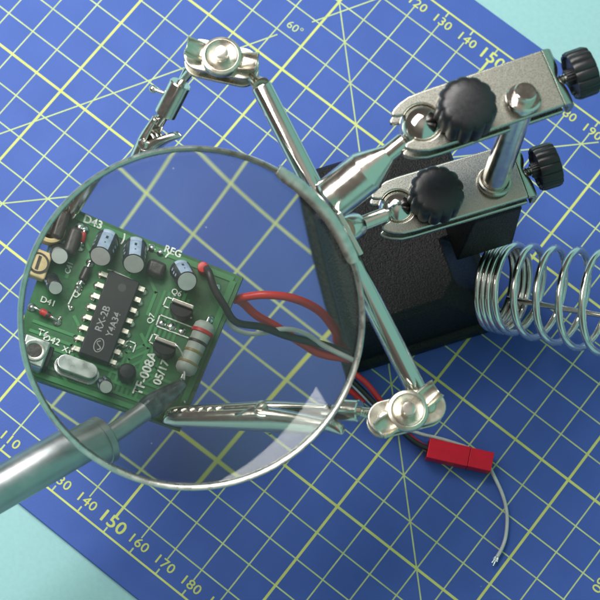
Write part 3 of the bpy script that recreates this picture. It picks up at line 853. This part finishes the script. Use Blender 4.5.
# ------------------------------------------------------------------ soldering iron
b_far = at(-160, 581, 7.2); b_mid = at(70, 448.5, 5.75)
tipp = lens_at(184, 383, ZB + .42)
ad_ = (b_mid - b_far).normalized()
endc = lens_at(103, 431, 5.55)
bend = b_far + ad_ * (endc - b_far).dot(ad_)
it = thing('soldering_iron', 'steel soldering iron reaching in under the magnifier, its tip touching the board', 'soldering iron', (bend.x, bend.y, 0))
Lb = (bend - b_far).length
g = G(); g.lathe(b_far, ad_, [(.55, 0), (.585, .1), (.585, Lb - .25), (.572, Lb - .235), (.572, Lb - .215), (.592, Lb - .20), (.592, Lb - .03), (.56, Lb), (.30, Lb + .005)], 64)
g.build('barrel', IRON, it, ang=25)
td = (tipp - bend); Lt = td.length
g = G(); g.lathe(bend - td.normalized() * .1, td, [(.235, 0), (.235, Lt * .5), (.25, Lt * .56)], 40); g.build('tip_shaft', IRON, it)
g = G()
tn = td.normalized(); tx = frame(tn)[0]; ty = tn.cross(tx)
vs = []; fs = []; n = 32
for (t, ra, rb) in ((.5, .25, .25), (.58, .29, .28), (.76, .25, .17), (.93, .15, .07), (1.0, .09, .03)):
    for i in range(n):
        th_ = 2 * PI * i / n; vs.append(bend + td * t + ty * (ra * math.cos(th_)) + tx * (rb * math.sin(th_)))
for k in range(4):
    for i in range(n): fs.append((k * n + i, k * n + (i + 1) % n, (k + 1) * n + (i + 1) % n, (k + 1) * n + i))
fs.append(tuple(range(n))); fs.append(tuple(4 * n + i for i in range(n)))
g.add(vs, fs); g.build('tip', TIP, it)

# ------------------------------------------------------------------ camera, light, world
cd = bpy.data.cameras.new('camera'); co = bpy.data.objects.new('camera', cd); COL.objects.link(co)
m4 = CR.to_4x4(); m4.translation = CP * S; co.matrix_world = m4
cd.sensor_width = 36; cd.lens = FPX / 600 * 36; cd.clip_start = .02; cd.clip_end = 20
cd.dof.use_dof = True; cd.dof.focus_distance = .515; cd.dof.aperture_fstop = 30
SC.camera = co

def area(name, pos, target, sx, sy, power, col=(1, 1, 1)):
    l = bpy.data.lights.new(name, 'AREA'); l.shape = 'RECTANGLE'; l.size = sx * S; l.size_y = sy * S; l.energy = power; l.color = col
    o = bpy.data.objects.new(name, l); COL.objects.link(o)
    p = V(pos) * S; o.location = p
    o.rotation_euler = (V(target) * S - p).to_track_quat('-Z', 'Y').to_euler()
    return o
ix, iy = V((.786, .616, 0)), V((-.604, .755, 0))
C0 = V((14, 9.5, 0))
kd1, kd2 = (ix + iy).normalized(), (iy - ix).normalized()
kc = C0 - ix * 32 - iy * 8.4 + EZ * 52 + kd1 * 29 + kd2 * 16
l = bpy.data.lights.new('window_softbox', 'AREA'); l.shape = 'RECTANGLE'; l.size = 58 * S; l.size_y = 32 * S; l.energy = 7.0; l.color = (1, .98, .95)
lo = bpy.data.objects.new('window_softbox', l); COL.objects.link(lo)
kz = EZ
lo.matrix_world = Matrix(((kd1.x, kd2.x, 0, kc.x * S), (kd1.y, kd2.y, 0, kc.y * S), (0, 0, 1, kc.z * S), (0, 0, 0, 1)))

w = bpy.data.worlds.new('World'); SC.world = w; w.use_nodes = True
nt = w.node_tree; bg = nt.nodes['Background']
tc = nt.nodes.new('ShaderNodeTexCoord'); sp_ = nt.nodes.new('ShaderNodeSeparateXYZ'); nt.links.new(tc.outputs['Generated'], sp_.inputs[0])
rp_ = nt.nodes.new('ShaderNodeValToRGB'); e = rp_.color_ramp.elements
e[0].position = 0.0; e[0].color = (.12, .11, .10, 1); e[1].position = 1.0; e[1].color = (.50, .48, .43, 1)
e2_ = rp_.color_ramp.elements.new(.5); e2_.color = (.10, .09, .08, 1)
e3_ = rp_.color_ramp.elements.new(.85); e3_.color = (.20, .185, .165, 1)
# teal tint added to the world on the right, for teal reflections in the metal
dt = nt.nodes.new('ShaderNodeVectorMath'); dt.operation = 'DOT_PRODUCT'; nt.links.new(tc.outputs['Generated'], dt.inputs[0])
dv = (ix - iy * .25 + EZ * .1).normalized(); dt.inputs[1].default_value = dv
mr = nt.nodes.new('ShaderNodeMapRange'); mr.interpolation_type = 'SMOOTHSTEP'; mr.inputs[1].default_value = .22; mr.inputs[2].default_value = .42
nt.links.new(dt.outputs['Value'], mr.inputs[0])
mw = nt.nodes.new('ShaderNodeMix'); mw.data_type = 'RGBA'; nt.links.new(mr.outputs[0], mw.inputs[0])
nt.links.new(sp_.outputs[2], rp_.inputs['Fac']); nt.links.new(rp_.outputs['Color'], mw.inputs[6]); mw.inputs[7].default_value = (.26, .56, .49, 1)
nt.links.new(mw.outputs[2], bg.inputs['Color']); bg.inputs['Strength'].default_value = 1.0

SC.render.engine = 'CYCLES'
SC.cycles.use_denoising = True; SC.cycles.filter_width = 1.8
SC.cycles.max_bounces = 14; SC.cycles.transmission_bounces = 10; SC.cycles.glossy_bounces = 6; SC.cycles.diffuse_bounces = 4
SC.cycles.caustics_refractive = True; SC.cycles.caustics_reflective = True; SC.cycles.blur_glossy = 0.5
SC.cycles.sample_clamp_indirect = 12
SC.view_settings.view_transform = 'Standard'; SC.view_settings.look = 'None'; SC.view_settings.exposure = 0; SC.view_settings.gamma = 1
